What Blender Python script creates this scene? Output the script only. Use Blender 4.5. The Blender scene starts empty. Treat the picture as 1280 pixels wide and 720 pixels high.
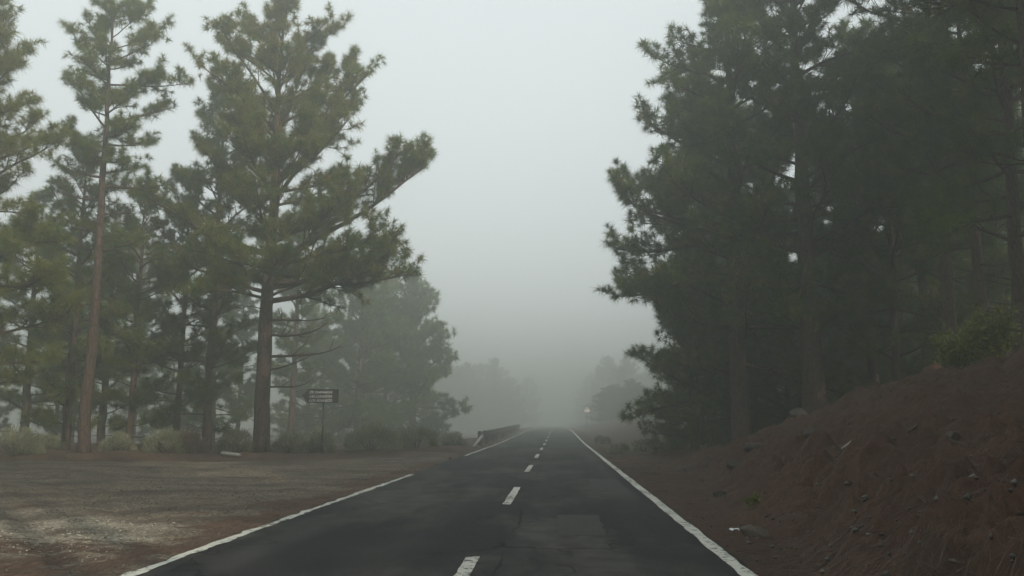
import bpy, math, random
import numpy as np
from mathutils import Vector, Matrix, Euler

C = bpy.context.scene.collection
S = bpy.context.scene
RAD = math.radians

# ------------------------------------------------------------------ camera
FPX, CAMH = 1100.0, 1.45            # focal length in pixels of the 1280 px photograph, eye height
PITCH, YAW = math.atan(168.0 / FPX), math.atan(57.0 / FPX)
cam_d = bpy.data.cameras.new('camera')
cam_d.sensor_width = 36.0
cam_d.lens = 36.0 * FPX / 1280.0
cam_d.clip_start, cam_d.clip_end = 0.05, 3000.0
cam = bpy.data.objects.new('camera', cam_d)
cam.location = (0, 0, CAMH)
cam.rotation_euler = (RAD(90) + PITCH, 0, YAW)
C.objects.link(cam)
S.camera = cam

# ------------------------------------------------------------------ sky, sun, exposure
SUN_EL, SUN_AZ = RAD(25), RAD(142)          # azimuth clockwise from +Y: low, behind and to the right
w = bpy.data.worlds.new('World')
S.world = w
w.use_nodes = True
nt = w.node_tree
nt.nodes.clear()
sky = nt.nodes.new('ShaderNodeTexSky')
sky.sky_type = 'NISHITA'
sky.sun_disc = False
sky.sun_elevation = SUN_EL
sky.sun_rotation = SUN_AZ
sky.dust_density = 3.0
hs = nt.nodes.new('ShaderNodeHueSaturation')
hs.inputs['Saturation'].default_value = 0.12
mx = nt.nodes.new('ShaderNodeMix')
mx.data_type = 'RGBA'
mx.inputs['Factor'].default_value = 0.7
mx.inputs['B'].default_value = (11.9, 12.9, 13.1, 1)   # even cloud layer
bg = nt.nodes.new('ShaderNodeBackground')
bg.inputs['Strength'].default_value = 0.12
wo = nt.nodes.new('ShaderNodeOutputWorld')
nt.links.new(sky.outputs[0], hs.inputs['Color'])
nt.links.new(hs.outputs[0], mx.inputs['A'])
nt.links.new(mx.outputs['Result'], bg.inputs['Color'])
nt.links.new(bg.outputs[0], wo.inputs[0])

sun_d = bpy.data.lights.new('sun', 'SUN')
sun_d.energy = 5.0
sun_d.angle = RAD(0.8)
sun_d.color = (1.0, 0.90, 0.74)
sun = bpy.data.objects.new('sun', sun_d)
sdir = Vector((math.sin(SUN_AZ) * math.cos(SUN_EL), math.cos(SUN_AZ) * math.cos(SUN_EL), math.sin(SUN_EL)))
sun.rotation_euler = sdir.to_track_quat('Z', 'Y').to_euler()
sun.location = sdir * 60
C.objects.link(sun)

S.view_settings.view_transform = 'Standard'
S.view_settings.look = 'None'
S.view_settings.exposure = -0.28
S.view_settings.gamma = 1.0
cy = S.cycles
cy.use_denoising = True
cy.max_bounces = 8
cy.diffuse_bounces = 2
cy.glossy_bounces = 1
cy.transmission_bounces = 3
cy.volume_bounces = 5
cy.caustics_reflective = cy.caustics_refractive = False
cy.sample_clamp_indirect = 4.0
cy.filter_width = 1.5
cy.use_adaptive_sampling = True

# ------------------------------------------------------------------ helpers
rng = np.random.default_rng(11)
R_ = Matrix.Rotation(YAW, 3, 'Z') @ Matrix.Rotation(RAD(90) + PITCH, 3, 'X')


def at(px, py, depth):
    """point of the world at distance `depth` down the road that the photograph shows at px, py"""
    d = R_ @ Vector(((px - 640) / FPX, -(py - 360) / FPX, -1))
    t = depth / d.y
    return Vector((d.x * t, depth, CAMH + d.z * t))


def _hash(ix, iy, seed):
    n = (ix.astype(np.int64) * 374761393 + iy.astype(np.int64) * 668265263 + seed * 974711) & 0x7fffffff
    n = ((n ^ (n >> 13)) * 1274126177) & 0x7fffffff
    return ((n ^ (n >> 16)) & 0xffff) / 65535.0


def vnoise(x, y, seed=0):
    x, y = np.asarray(x, float), np.asarray(y, float)
    ix, iy = np.floor(x), np.floor(y)
    fx, fy = x - ix, y - iy
    fx, fy = fx * fx * (3 - 2 * fx), fy * fy * (3 - 2 * fy)
    a, b = _hash(ix, iy, seed), _hash(ix + 1, iy, seed)
    c, d = _hash(ix, iy + 1, seed), _hash(ix + 1, iy + 1, seed)
    return (a * (1 - fx) + b * fx) * (1 - fy) + (c * (1 - fx) + d * fx) * fy - 0.5


def fbm(x, y, seed=0, oct=4):
    s, a = 0, 1.0
    for k in range(oct):
        s = s + a * vnoise(x * 2 ** k, y * 2 ** k, seed + k)
        a *= 0.5
    return s


def sstep(a, b, x):
    t = np.clip((np.asarray(x, float) - a) / (b - a), 0, 1)
    return t * t * (3 - 2 * t)


class MB:
    """collects geometry and links it as ONE mesh object"""

    def __init__(self):
        self.v, self.f, self.n, self.t = [], [], 0, []

    def add(self, v, f, tint=None):
        v = np.asarray(v, float).reshape(-1, 3)
        self.v.append(v)
        self.f += [[int(i) + self.n for i in q] for q in f]
        self.t.append(np.full(len(v), 0.5 if tint is None else tint))
        self.n += len(v)

    def box(self, c, s, rot=None):
        sx, sy, sz = s[0] / 2, s[1] / 2, s[2] / 2
        p = [Vector((x, y, z)) for z in (-sz, sz) for y in (-sy, sy) for x in (-sx, sx)]
        if rot:
            p = [rot @ q for q in p]
        self.add([Vector(c) + q for q in p], [(0, 2, 3, 1), (4, 5, 7, 6), (0, 1, 5, 4), (2, 6, 7, 3), (0, 4, 6, 2), (1, 3, 7, 5)])

    def tube(self, pts, rad, sides=6, cap=True, rough=0.0, seed=0):
        pts = np.asarray(pts, float)
        n = len(pts)
        tan = np.gradient(pts, axis=0)
        tan /= np.linalg.norm(tan, axis=1)[:, None] + 1e-9
        ref = np.array([0, 0, 1.0]) if abs(tan[0][2]) < 0.8 else np.array([1.0, 0, 0])
        vs = []
        ang = np.arange(sides) * 2 * math.pi / sides
        for i in range(n):
            u = np.cross(tan[i], ref)
            u /= np.linalg.norm(u) + 1e-9
            q = np.cross(tan[i], u)
            r = rad[i] * (1 + (rough * 2 * vnoise(np.cos(ang) * 2.3 + i * .37, np.sin(ang) * 2.3 + i * 0.21, seed) if rough else 0))
            r = np.broadcast_to(r, (sides,))
            vs.append(pts[i] + (np.cos(ang) * r)[:, None] * u + (np.sin(ang) * r)[:, None] * q)
        f = []
        for i in range(n - 1):
            for k in range(sides):
                k2 = (k + 1) % sides
                f.append((i * sides + k, i * sides + k2, (i + 1) * sides + k2, (i + 1) * sides + k))
        if cap:
            f.append(tuple(range(sides))[::-1])
            f.append(tuple((n - 1) * sides + k for k in range(sides)))
        self.add(np.concatenate(vs), f)

    def build(self, name, mat, parent=None, smooth=False, tint=False):
        me = bpy.data.meshes.new(name)
        me.from_pydata(np.concatenate(self.v).tolist(), [], self.f)
        return finish(me, name, mat, parent, smooth, np.concatenate(self.t) if tint else None)


def finish(me, name, mat, parent=None, smooth=False, tint=None):
    me.materials.append(mat)
    if smooth:
        me.polygons.foreach_set('use_smooth', [True] * len(me.polygons))
    if tint is not None:
        a = me.attributes.new('tint', 'FLOAT', 'POINT')
        a.data.foreach_set('value', np.asarray(tint, np.float32))
    me.update()
    o = bpy.data.objects.new(name, me)
    C.objects.link(o)
    if parent:
        o.parent = parent
    return o


def raw_mesh(name, v, f, mat, parent=None, smooth=False, tint=None):
    """quick mesh from numpy arrays, f is (n, 3) or (n, 4)"""
    v = np.ascontiguousarray(v, np.float32)
    f = np.ascontiguousarray(f, np.int32)
    k = f.shape[1]
    me = bpy.data.meshes.new(name)
    me.vertices.add(len(v))
    me.vertices.foreach_set('co', v.ravel())
    me.loops.add(f.size)
    me.loops.foreach_set('vertex_index', f.ravel())
    me.polygons.add(len(f))
    me.polygons.foreach_set('loop_start', np.arange(len(f), dtype=np.int32) * k)
    me.update(calc_edges=True)
    return finish(me, name, mat, parent, smooth, tint)


def tag(o, label=None, cat=None, group=None, kind=None):
    if label: o['label'] = label
    if cat: o['category'] = cat
    if group: o['group'] = group
    if kind: o['kind'] = kind
    return o


def empty(name, loc, rz=0.0):
    o = bpy.data.objects.new(name, None)
    o.empty_display_size = 0.3
    o.location = loc
    o.rotation_euler = (0, 0, rz)
    C.objects.link(o)
    return o


KIDS = {}


def copy_thing(root, loc, rz, sc, label, group):
    r = root.copy()
    C.objects.link(r)
    r.location, r.rotation_euler, r.scale = loc, (0, 0, rz), sc
    r['label'], r['group'] = label, group
    for ch in root.children:
        c = ch.copy()
        C.objects.link(c)
        c.parent = r
    return r


# ------------------------------------------------------------------ materials
def new_mat(name):
    m = bpy.data.materials.new(name)
    m.use_nodes = True
    n = m.node_tree
    n.nodes.clear()
    return m, n


class NB:
    """small node builder"""

    def __init__(self, n):
        self.n = n

    def node(self, t, **kw):
        o = self.n.nodes.new(t)
        for k, v in kw.items():
            setattr(o, k, v)
        return o

    def put(self, sock, v):
        if hasattr(v, 'is_linked'):
            self.n.links.new(v, sock)
        else:
            sock.default_value = v

    def noise(self, vec, scale, detail=4, rough=0.55):
        o = self.node('ShaderNodeTexNoise')
        self.put(o.inputs['Vector'], vec)
        o.inputs['Scale'].default_value = scale
        o.inputs['Detail'].default_value = detail
        o.inputs['Roughness'].default_value = rough
        return o.outputs['Fac']

    def mapping(self, vec, scale=(1, 1, 1), rot=(0, 0, 0)):
        o = self.node('ShaderNodeMapping')
        self.put(o.inputs['Vector'], vec)
        o.inputs['Scale'].default_value = scale
        o.inputs['Rotation'].default_value = rot
        return o.outputs[0]

    def ramp(self, fac, stops):
        o = self.node('ShaderNodeValToRGB')
        self.put(o.inputs[0], fac)
        e = o.color_ramp.elements
        while len(e) < len(stops):
            e.new(0.5)
        for s, (p, c) in zip(e, stops):
            s.position = p
            s.color = (c, c, c, 1) if isinstance(c, (int, float)) else (*c, 1)
        return o.outputs[0]

    def mix(self, fac, a, b, mode='MIX'):
        o = self.node('ShaderNodeMix', data_type='RGBA', blend_type=mode)
        self.put(o.inputs['Factor'], fac)
        for k, v in (('A', a), ('B', b)):
            self.put(o.inputs[k], v if hasattr(v, 'is_linked') else (*v, 1))
        return o.outputs['Result']

    def math(self, op, a, b=0.0):
        o = self.node('ShaderNodeMath', operation=op)
        self.put(o.inputs[0], a)
        self.put(o.inputs[1], b)
        return o.outputs[0]

    def voronoi(self, vec, scale, feature='F1', out='Distance'):
        o = self.node('ShaderNodeTexVoronoi', feature=feature)
        self.put(o.inputs['Vector'], vec)
        o.inputs['Scale'].default_value = scale
        return o.outputs[out]

    def surface(self, col, rough=0.85, bump=None, bstr=0.4, bdist=0.02, spec=0.3):
        b = self.node('ShaderNodeBsdfPrincipled')
        self.put(b.inputs['Base Color'], col if hasattr(col, 'is_linked') else (*col, 1))
        self.put(b.inputs['Roughness'], rough)
        b.inputs['Specular IOR Level'].default_value = spec
        if bump is not None:
            u = self.node('ShaderNodeBump')
            u.inputs['Strength'].default_value = bstr
            u.inputs['Distance'].default_value = bdist
            self.put(u.inputs['Height'], bump)
            self.n.links.new(u.outputs[0], b.inputs['Normal'])
        return b

    def out(self, sh):
        o = self.node('ShaderNodeOutputMaterial')
        self.n.links.new(sh.outputs[0], o.inputs['Surface'])


def pos(b):
    return b.node('ShaderNodeNewGeometry').outputs['Position']


def objco(b):
    return b.node('ShaderNodeTexCoord').outputs['Object']


def simple(name, col, rough=0.7, var=0.25, scale=8.0, bstr=0.25):
    m, n = new_mat(name)
    b = NB(n)
    f = b.noise(objco(b), scale, 5, 0.65)
    c = b.ramp(f, [(0.25, tuple(x * (1 - var) for x in col)), (0.75, tuple(min(1, x * (1 + var)) for x in col))])
    b.out(b.surface(c, rough, f, bstr, 0.01))
    return m


def mat_needles(name, cols, trans=0.42):
    m, n = new_mat(name)
    b = NB(n)
    at_ = b.node('ShaderNodeAttribute', attribute_name='tint').outputs['Fac']
    oi = b.node('ShaderNodeObjectInfo').outputs['Random']
    t = b.math('ADD', at_, b.math('MULTIPLY', b.math('SUBTRACT', oi, 0.5), 0.25))
    c = b.ramp(t, cols)
    p = b.surface(c, 0.6, spec=0.25)
    tr = b.node('ShaderNodeBsdfTranslucent')
    n.links.new(c, tr.inputs['Color'])
    mx = b.node('ShaderNodeMixShader')
    mx.inputs[0].default_value = trans
    n.links.new(p.outputs[0], mx.inputs[1])
    n.links.new(tr.outputs[0], mx.inputs[2])
    b.out(mx)
    return m


def mat_bark():
    m, n = new_mat('pine bark')
    b = NB(n)
    o = objco(b)
    v = b.mapping(o, (1, 1, 0.28))
    w_ = b.noise(v, 3.0, 3)
    wv = b.node('ShaderNodeVectorMath', operation='ADD')
    n.links.new(v, wv.inputs[0])
    sc = b.node('ShaderNodeVectorMath', operation='SCALE')
    n.links.new(b.node('ShaderNodeTexNoise').outputs['Color'], sc.inputs[0])
    sc.inputs['Scale'].default_value = 0.15
    n.links.new(sc.outputs[0], wv.inputs[1])
    e = b.voronoi(wv.outputs[0], 9.0, 'DISTANCE_TO_EDGE')
    plate = b.ramp(e, [(0.0, 0.0), (0.12, 1.0)])
    fine = b.noise(o, 26, 5, 0.7)
    col = b.mix(fine, (0.034, 0.021, 0.016), (0.125, 0.066, 0.043))
    big = b.noise(o, 0.6, 3)
    col = b.mix(b.math('MULTIPLY', big, 0.5), col, (0.065, 0.055, 0.048))
    col = b.mix(plate, (0.018, 0.013, 0.011), col)
    h = b.math('ADD', plate, b.math('MULTIPLY', fine, 0.4))
    b.out(b.surface(col, 0.9, h, 0.8, 0.03))
    return m


def mat_asphalt():
    m, n = new_mat('worn asphalt')
    b = NB(n)
    p = pos(b)
    grain = b.noise(p, 70, 3, 0.8)
    chips = b.voronoi(p, 45)
    streak = b.noise(b.mapping(p, (0.55, 0.07, 1)), 1.0, 4, 0.6)
    patch = b.noise(b.mapping(p, (0.45, 0.16, 1)), 0.9, 5, 0.6)
    base = b.mix(b.ramp(grain, [(0.3, 0.0), (0.7, 1.0)]), (0.014, 0.0145, 0.0155), (0.036, 0.0365, 0.037))
    dust = b.ramp(patch, [(0.47, 0.0), (0.56, 1.0)])
    dust = b.math('MULTIPLY', dust, b.ramp(b.noise(p, 2.5, 4), [(0.3, 0.35), (0.65, 1.0)]))
    base = b.mix(b.math('MULTIPLY', dust, 0.62), base, (0.105, 0.098, 0.085))
    tx = b.node('ShaderNodeSeparateXYZ')
    n.links.new(p, tx.inputs[0])
    ph = b.math('COSINE', b.math('MULTIPLY', b.math('ADD', tx.outputs[0], 0.30), 3.95))
    track = b.math('MULTIPLY', b.ramp(ph, [(0.05, 0.0), (0.95, 1.0)]), b.ramp(b.noise(b.mapping(p, (0.9, 0.12, 1)), 1.0, 5, 0.65), [(0.36, 0.0), (0.62, 1.0)]))
    base = b.mix(b.math('MULTIPLY', track, 0.3), base, (0.085, 0.081, 0.073))
    base = b.mix(b.ramp(streak, [(0.5, 0.0), (0.72, 0.55)]), base, (0.018, 0.0185, 0.02))
    # reddish grit and needles blown along the two edges
    sx = b.node('ShaderNodeSeparateXYZ')
    n.links.new(p, sx.inputs[0])
    dx = b.math('ABSOLUTE', b.math('ADD', sx.outputs[0], 1.19))
    edge = b.math('MULTIPLY', b.ramp(b.math('MULTIPLY', dx, 0.25), [(0.72, 0.0), (0.84, 1.0)]), b.ramp(b.noise(p, 5.0, 5, 0.7), [(0.46, 0.0), (0.62, 0.9)]))
    base = b.mix(edge, base, (0.09, 0.062, 0.045))
    # cracks
    wv = b.node('ShaderNodeVectorMath', operation='ADD')
    n.links.new(p, wv.inputs[0])
    nn = b.node('ShaderNodeTexNoise')
    n.links.new(p, nn.inputs['Vector'])
    nn.inputs['Scale'].default_value = 1.6
    n.links.new(nn.outputs['Color'], wv.inputs[1])
    cr = b.voronoi(b.mapping(wv.outputs[0], (0.5, 0.3, 1)), 0.9, 'DISTANCE_TO_EDGE')
    crm = b.math('MULTIPLY', b.ramp(cr, [(0.0, 1.0), (0.02, 0.0)]), b.ramp(b.noise(p, 0.35, 2), [(0.44, 0.0), (0.54, 0.85)]))
    base = b.mix(crm, base, (0.008, 0.008, 0.009))
    sn = b.math('MULTIPLY', b.math('SUBTRACT', b.noise(b.mapping(p, (1, 0.5, 1)), 1.2, 4), 0.5), 0.5)
    sd = b.math('ABSOLUTE', b.math('ADD', b.math('ADD', tx.outputs[0], 0.62), sn))
    seam = b.math('MULTIPLY', b.ramp(sd, [(0.008, 1.0), (0.02, 0.0)]), b.ramp(b.noise(p, 0.5, 2), [(0.42, 0.0), (0.52, 0.8)]))
    base = b.mix(seam, base, (0.007, 0.007, 0.008))
    h = b.math('SUBTRACT', b.math('ADD', b.math('MULTIPLY', chips, 0.8), grain), crm)
    rough = b.ramp(patch, [(0.3, 0.8), (0.7, 0.95)])
    b.out(b.surface(base, rough, h, 0.5, 0.008, 0.08))
    return m


def mat_paint():
    m, n = new_mat('worn road paint')
    b = NB(n)
    p = pos(b)
    w1 = b.noise(p, 9, 6, 0.72)
    w2 = b.noise(b.mapping(p, (2.2, 0.5, 1)), 1.3, 4, 0.6)
    wear = b.math('ADD', b.math('MULTIPLY', w1, 0.75), b.math('MULTIPLY', w2, 0.40))
    mask = b.ramp(wear, [(0.60, 0.0), (0.66, 1.0)])
    cr = b.voronoi(p, 5.5, 'DISTANCE_TO_EDGE')
    crm = b.math('MULTIPLY', b.ramp(cr, [(0.0, 1.0), (0.03, 0.0)]), b.ramp(b.noise(p, 1.1, 2), [(0.52, 0.0), (0.6, 1.0)]))
    mask = b.math('MAXIMUM', mask, crm)
    c = b.mix(b.noise(p, 24, 4), (0.44, 0.44, 0.39), (0.66, 0.66, 0.58))
    c = b.mix(b.math('MULTIPLY', w2, 0.45), c, (0.34, 0.32, 0.27))
    c = b.mix(mask, c, (0.04, 0.04, 0.04))
    b.out(b.surface(c, 0.75, b.math('SUBTRACT', 1.0, mask), 0.3, 0.004))
    return m


LITTER = [(0.28, (0.016, 0.010, 0.008)), (0.5, (0.058, 0.031, 0.021)), (0.70, (0.118, 0.064, 0.040))]


def mat_litter(name, dark=1.0):
    m, n = new_mat(name)
    b = NB(n)
    p = pos(b)
    a = b.noise(b.mapping(p, (1, 1.6, 1.0), (0, 0, 0.5)), 9, 7, 0.75)
    s1 = b.noise(b.mapping(p, (14, 2.2, 6), (0.3, 0.1, 0.7)), 2.0, 4, 0.7)
    s2 = b.noise(b.mapping(p, (2.0, 15, 6), (0.2, 0.3, 0.3)), 2.0, 4, 0.7)
    f = b.math('ADD', b.math('MULTIPLY', a, 0.4), b.math('MULTIPLY', b.math('ADD', s1, s2), 0.3))
    c = b.ramp(f, [(q, tuple(x * dark for x in k)) for q, k in LITTER])
    big = b.noise(p, 0.55, 4, 0.6)
    c = b.mix(b.ramp(big, [(0.5, 0.0), (0.7, 0.75)]), c, (0.034 * dark, 0.024 * dark, 0.019 * dark))
    moss = b.ramp(b.noise(p, 1.4, 4), [(0.62, 0.0), (0.74, 0.5)])
    c = b.mix(moss, c, (0.05 * dark, 0.052 * dark, 0.024 * dark))
    b.out(b.surface(c, 0.95, f, 0.9, 0.05, 0.12))
    return m


def mat_gravel():
    m, n = new_mat('gravel and needle litter')
    b = NB(n)
    p = pos(b)
    lit = b.node('ShaderNodeAttribute', attribute_name='tint').outputs['Fac']
    pale = b.node('ShaderNodeAttribute', attribute_name='pale').outputs['Fac']  # sunlight on the lot, painted in as lighter stone colour
    v = b.voronoi(p, 28, out='Color')
    bw = b.node('ShaderNodeRGBToBW')
    n.links.new(v, bw.inputs[0])
    g = b.noise(p, 16, 6, 0.8)
    stone = b.ramp(b.math('ADD', b.math('MULTIPLY', bw.outputs[0], 0.45), b.math('MULTIPLY', g, 0.5)),
                   [(0.22, (0.030, 0.026, 0.022)), (0.46, (0.125, 0.101, 0.074)), (0.7, (0.31, 0.255, 0.18))])
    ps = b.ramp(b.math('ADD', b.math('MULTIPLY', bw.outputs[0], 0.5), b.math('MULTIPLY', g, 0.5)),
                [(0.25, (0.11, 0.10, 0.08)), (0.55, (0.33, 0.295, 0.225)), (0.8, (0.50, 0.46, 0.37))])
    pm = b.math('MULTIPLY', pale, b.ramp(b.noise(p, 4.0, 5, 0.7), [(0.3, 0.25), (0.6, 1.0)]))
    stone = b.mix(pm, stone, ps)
    s1 = b.noise(b.mapping(p, (11, 2.5, 5), (0, 0, 0.6)), 2.0, 4, 0.7)
    l = b.ramp(s1, [(0.3, (0.03, 0.020, 0.015)), (0.5, (0.085, 0.050, 0.034)), (0.7, (0.15, 0.09, 0.056))])
    lm = b.math('ADD', lit, b.math('MULTIPLY', b.math('SUBTRACT', b.noise(p, 2.1, 8, 0.8), 0.5), 3.4))
    stain = b.noise(b.mapping(p, (0.30, 0.75, 1), (0, 0, 0.15)), 1.1, 5, 0.65)
    stone = b.mix(b.ramp(stain, [(0.42, 0.0), (0.62, 0.7)]), stone, (0.045, 0.037, 0.031))
    lm = b.ramp(lm, [(0.40, 0.0), (0.62, 0.9)])
    c = b.mix(lm, stone, l)
    b.out(b.surface(c, 0.92, b.math('ADD', g, bw.outputs[0]), 0.8, 0.03, 0.15))
    return m


M = {}
M['asphalt'] = mat_asphalt()
M['paint'] = mat_paint()
M['litter'] = mat_litter('needle litter')
M['gravel'] = mat_gravel()
M['bark'] = mat_bark()
M['needle'] = mat_needles('pine needles', [(0.0, (0.034, 0.070, 0.010)), (0.4, (0.068, 0.112, 0.014)), (0.75, (0.150, 0.168, 0.026)), (1.0, (0.20, 0.145, 0.04))])
M['shrub'] = mat_needles('broom shrub', [(0.0, (0.10, 0.115, 0.065)), (0.5, (0.21, 0.22, 0.135)), (1.0, (0.31, 0.30, 0.20))], 0.2)
M['dryshrub'] = mat_needles('dry shrub', [(0.0, (0.07, 0.05, 0.035)), (0.5, (0.12, 0.09, 0.06)), (1.0, (0.17, 0.13, 0.09))], 0.15)
M['leaf'] = mat_needles('bush leaves', [(0.0, (0.055, 0.085, 0.012)), (0.5, (0.12, 0.15, 0.02)), (1.0, (0.19, 0.20, 0.035))], 0.3)
M['straw'] = mat_needles('fallen needles', [(0.0, (0.03, 0.019, 0.014)), (0.5, (0.08, 0.047, 0.031)), (1.0, (0.115, 0.068, 0.042))], 0.0)
M['pebble'] = mat_needles('pebbles', [(0.0, (0.035, 0.033, 0.030)), (0.45, (0.10, 0.093, 0.08)), (0.75, (0.26, 0.24, 0.19)), (1.0, (0.50, 0.47, 0.39))], 0.0)
M['rock'] = simple('volcanic rock', (0.048, 0.040, 0.035), 0.9, 0.5, 5, 0.7)
M['pale_rock'] = simple('pale stone', (0.075, 0.062, 0.048), 0.9, 0.35, 6, 0.6)
M['wood'] = simple('weathered timber', (0.075, 0.058, 0.044), 0.9, 0.4, 7, 0.5)
M['pale_wood'] = simple('bleached timber', (0.33, 0.31, 0.27), 0.85, 0.25, 7, 0.4)
M['board'] = simple('dark stained sign board', (0.020, 0.018, 0.016), 0.7, 0.3, 9, 0.3)
M['white'] = simple('sign white', (0.72, 0.72, 0.68), 0.6, 0.08, 9, 0.05)
M['red'] = simple('sign red', (0.42, 0.04, 0.035), 0.5, 0.1, 9, 0.05)
M['post_green'] = simple('dark green post paint', (0.030, 0.050, 0.036), 0.6, 0.3, 6, 0.2)
M['steel'] = simple('galvanised steel', (0.26, 0.27, 0.27), 0.5, 0.15, 6, 0.1)
M['litter_white'] = simple('crumpled white wrapper', (0.75, 0.78, 0.80), 0.5, 0.08, 30, 0.2)


# ------------------------------------------------------------------ lie of the land
XL, XC, XR = -4.20, -0.93, 1.83           # edge lines and the middle line, metres from the camera


def prof(y):
    y = np.asarray(y, float)
    return 0.34 * sstep(55, 125, y) - 0.3 * sstep(150, 300, y)


def foot(y):
    return 2.45 + 1.35 * np.clip((np.asarray(y, float) - 8) / 20, -0.2, 1.3)


def bank_h(x, y):
    t = x - foot(y) + 0.35 * fbm(np.asarray(y) * 0.5, np.asarray(y) * 0 + 3.1, 5, 3)
    h = np.interp(t, [0, 0.25, 0.8, 1.8, 4.0, 7.0, 9.0, 12, 30, 400], [0, 0.12, 0.52, 1.02, 1.95, 2.95, 3.2, 3.35, 4.2, 10])
    e = 1 - 0.9 * sstep(25.5, 38.5, y + 0.4 * (4 - np.clip(t, 0, 8)) + 1.6 * fbm(x * .4, y * .4, 9, 3)) + 0.4 * sstep(58, 110, y)
    return h * np.clip(e, 0, 1.1)


def lot_edge(x):
    x = np.asarray(x, float)
    return 36.3 + 1.6 * fbm(x * 0.16, x * 0 + 1.7, 21, 3) + 3.0 * sstep(-11, -6.5, x)


def height(x, y, fine=False):
    x, y = np.asarray(x, float), np.asarray(y, float)
    b = prof(y)
    left = sstep(XL - 0.2, XL - 0.9, x)
    right = sstep(XR + 0.15, XR + 0.6, x)
    z = b - 0.05 - 0.02 * left
    fl = sstep(-0.6, 1.6, y - lot_edge(x))
    z = z + left * (fl * (0.16 + 0.30 * fbm(x * 0.25, y * 0.25, 31, 3)) + 0.05 * fbm(x * 0.4, y * 0.4, 33, 3))
    z = z - left * 1.6 * sstep(52, 90, y) * sstep(XL - 1.5, XL - 7, x)
    z = z + right * bank_h(x, y)
    far = sstep(60, 200, np.abs(x))
    z = z + far * 3.0 * fbm(x * 0.02, y * 0.02, 44, 3)
    if fine:
        k = right * np.clip(0.15 + (x - foot(y)) * 0.9, 0.12, 1)
        n1 = fbm(x * 1.1, y * 0.8, 51, 3)
        n2 = fbm(x * 3.4, y * 2.8, 55, 3)
        n3 = np.abs(fbm(x * 7.5, y * 7.5, 57, 2))
        steep = np.exp(-((x - foot(y) - 1.2) / 1.0) ** 2)
        z = z + k * (0.34 * n1 + 0.24 * n2 * (1 + 1.0 * steep) + 0.14 * n3 - 0.04)
        z = z + left * (0.014 * fbm(x * 5, y * 5, 61, 2) + 0.05 * fbm(x * 1.0, y * 1.0, 62, 3) - 0.05 * np.exp(-((x * .8 + y * .6 - 1.5 + fbm(x * .2, y * .2, 63, 2)) / 0.2) ** 2) - 0.05 * np.exp(-((x * .8 + y * .6 - 3.1 + fbm(x * .2, y * .2, 63, 2)) / 0.2) ** 2))
    return z


def hz(x, y, fine=False):
    return float(height(np.array([x]), np.array([y]), fine)[0])


def grid(name, xs, ys, zf, mat, tint=None, smooth=True):
    X, Y = np.meshgrid(xs, ys)
    Z = zf(X, Y)
    nx, ny = len(xs), len(ys)
    i = np.arange(nx * ny).reshape(ny, nx)
    f = np.stack([i[:-1, :-1], i[:-1, 1:], i[1:, 1:], i[1:, :-1]], -1).reshape(-1, 4)
    t = tint(X, Y).ravel() if tint else None
    return raw_mesh(name, np.stack([X, Y, Z], -1).reshape(-1, 3), f, mat, None, smooth, t), X, Y


def spaced(a, b, d0, grow):
    o, d = [a], d0
    while o[-1] < b:
        o.append(o[-1] + d)
        d *= grow
    o[-1] = b
    return o


# coarse ground to the horizon (dips under the finer sheets)
BX0, BX1, BY0, BY1 = 1.5, 17.0, 3.0, 44.0
LX0, LX1, LY0, LY1 = -42.0, -3.8, 3.0, 42.0


def coarse(X, Y):
    z = height(X, Y)
    ib = sstep(BX0, BX0 + .6, X) * sstep(BX1, BX1 - .6, X) * sstep(BY0, BY0 + .6, Y) * sstep(BY1, BY1 - .6, Y)
    il = sstep(LX0, LX0 + .6, X) * sstep(LX1, LX1 - .6, X) * sstep(LY0, LY0 + .6, Y) * sstep(LY1, LY1 - .6, Y)
    ir = sstep(XL - .7, XL - .2, X) * sstep(XR + .5, XR + .1, X)
    return z - 0.75 * ib - 0.3 * il - 0.12 * ir


xs = sorted(set([-v for v in spaced(4.4, 520, 0.9, 1.05)] + spaced(2.0, 520, 0.5, 1.05) + list(np.arange(-4, 2, 0.75))))
ys = spaced(-60, 560, 1.0, 1.0 + 1e-9)
ys = sorted(set(list(np.arange(-60, 0, 4.0)) + list(np.arange(0, 60, 0.8)) + spaced(60, 560, 1.0, 1.04)))
g, _, _ = grid('ground', np.array(xs), np.array(ys), coarse, M['litter'])
tag(g, kind='structure')


def skirt(X, Y, x0, x1, y0, y1):
    e = np.minimum(np.minimum(X - x0, x1 - X), np.minimum(Y - y0, y1 - Y))
    return -0.8 * (1 - sstep(0.0, 0.12, e))


xs = np.concatenate([np.arange(BX0, 9.0, 0.055), np.arange(9.0, BX1 + .01, 0.09)])
ys = np.concatenate([np.arange(BY0, 26, 0.06), np.arange(26, BY1 + .01, 0.10)])
g, _, _ = grid('earth_bank', xs, ys, lambda X, Y: height(X, Y, True) + skirt(X, Y, xs[0], xs[-1], ys[0], ys[-1]), M['litter'])
tag(g, kind='structure')

SUN_PATCHES = [(-6.7, 12.3, 1.35, 2.2, 0.5, 1.0), (-8.6, 12.2, 1.2, 2.0, 0.5, 0.85), (-5.6, 10.7, 0.5, 1.1, 0.5, 0.8), (-9.6, 15.0, 1.3, 0.8, 0.3, 0.4)]  # sun patches painted into the gravel colour


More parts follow.
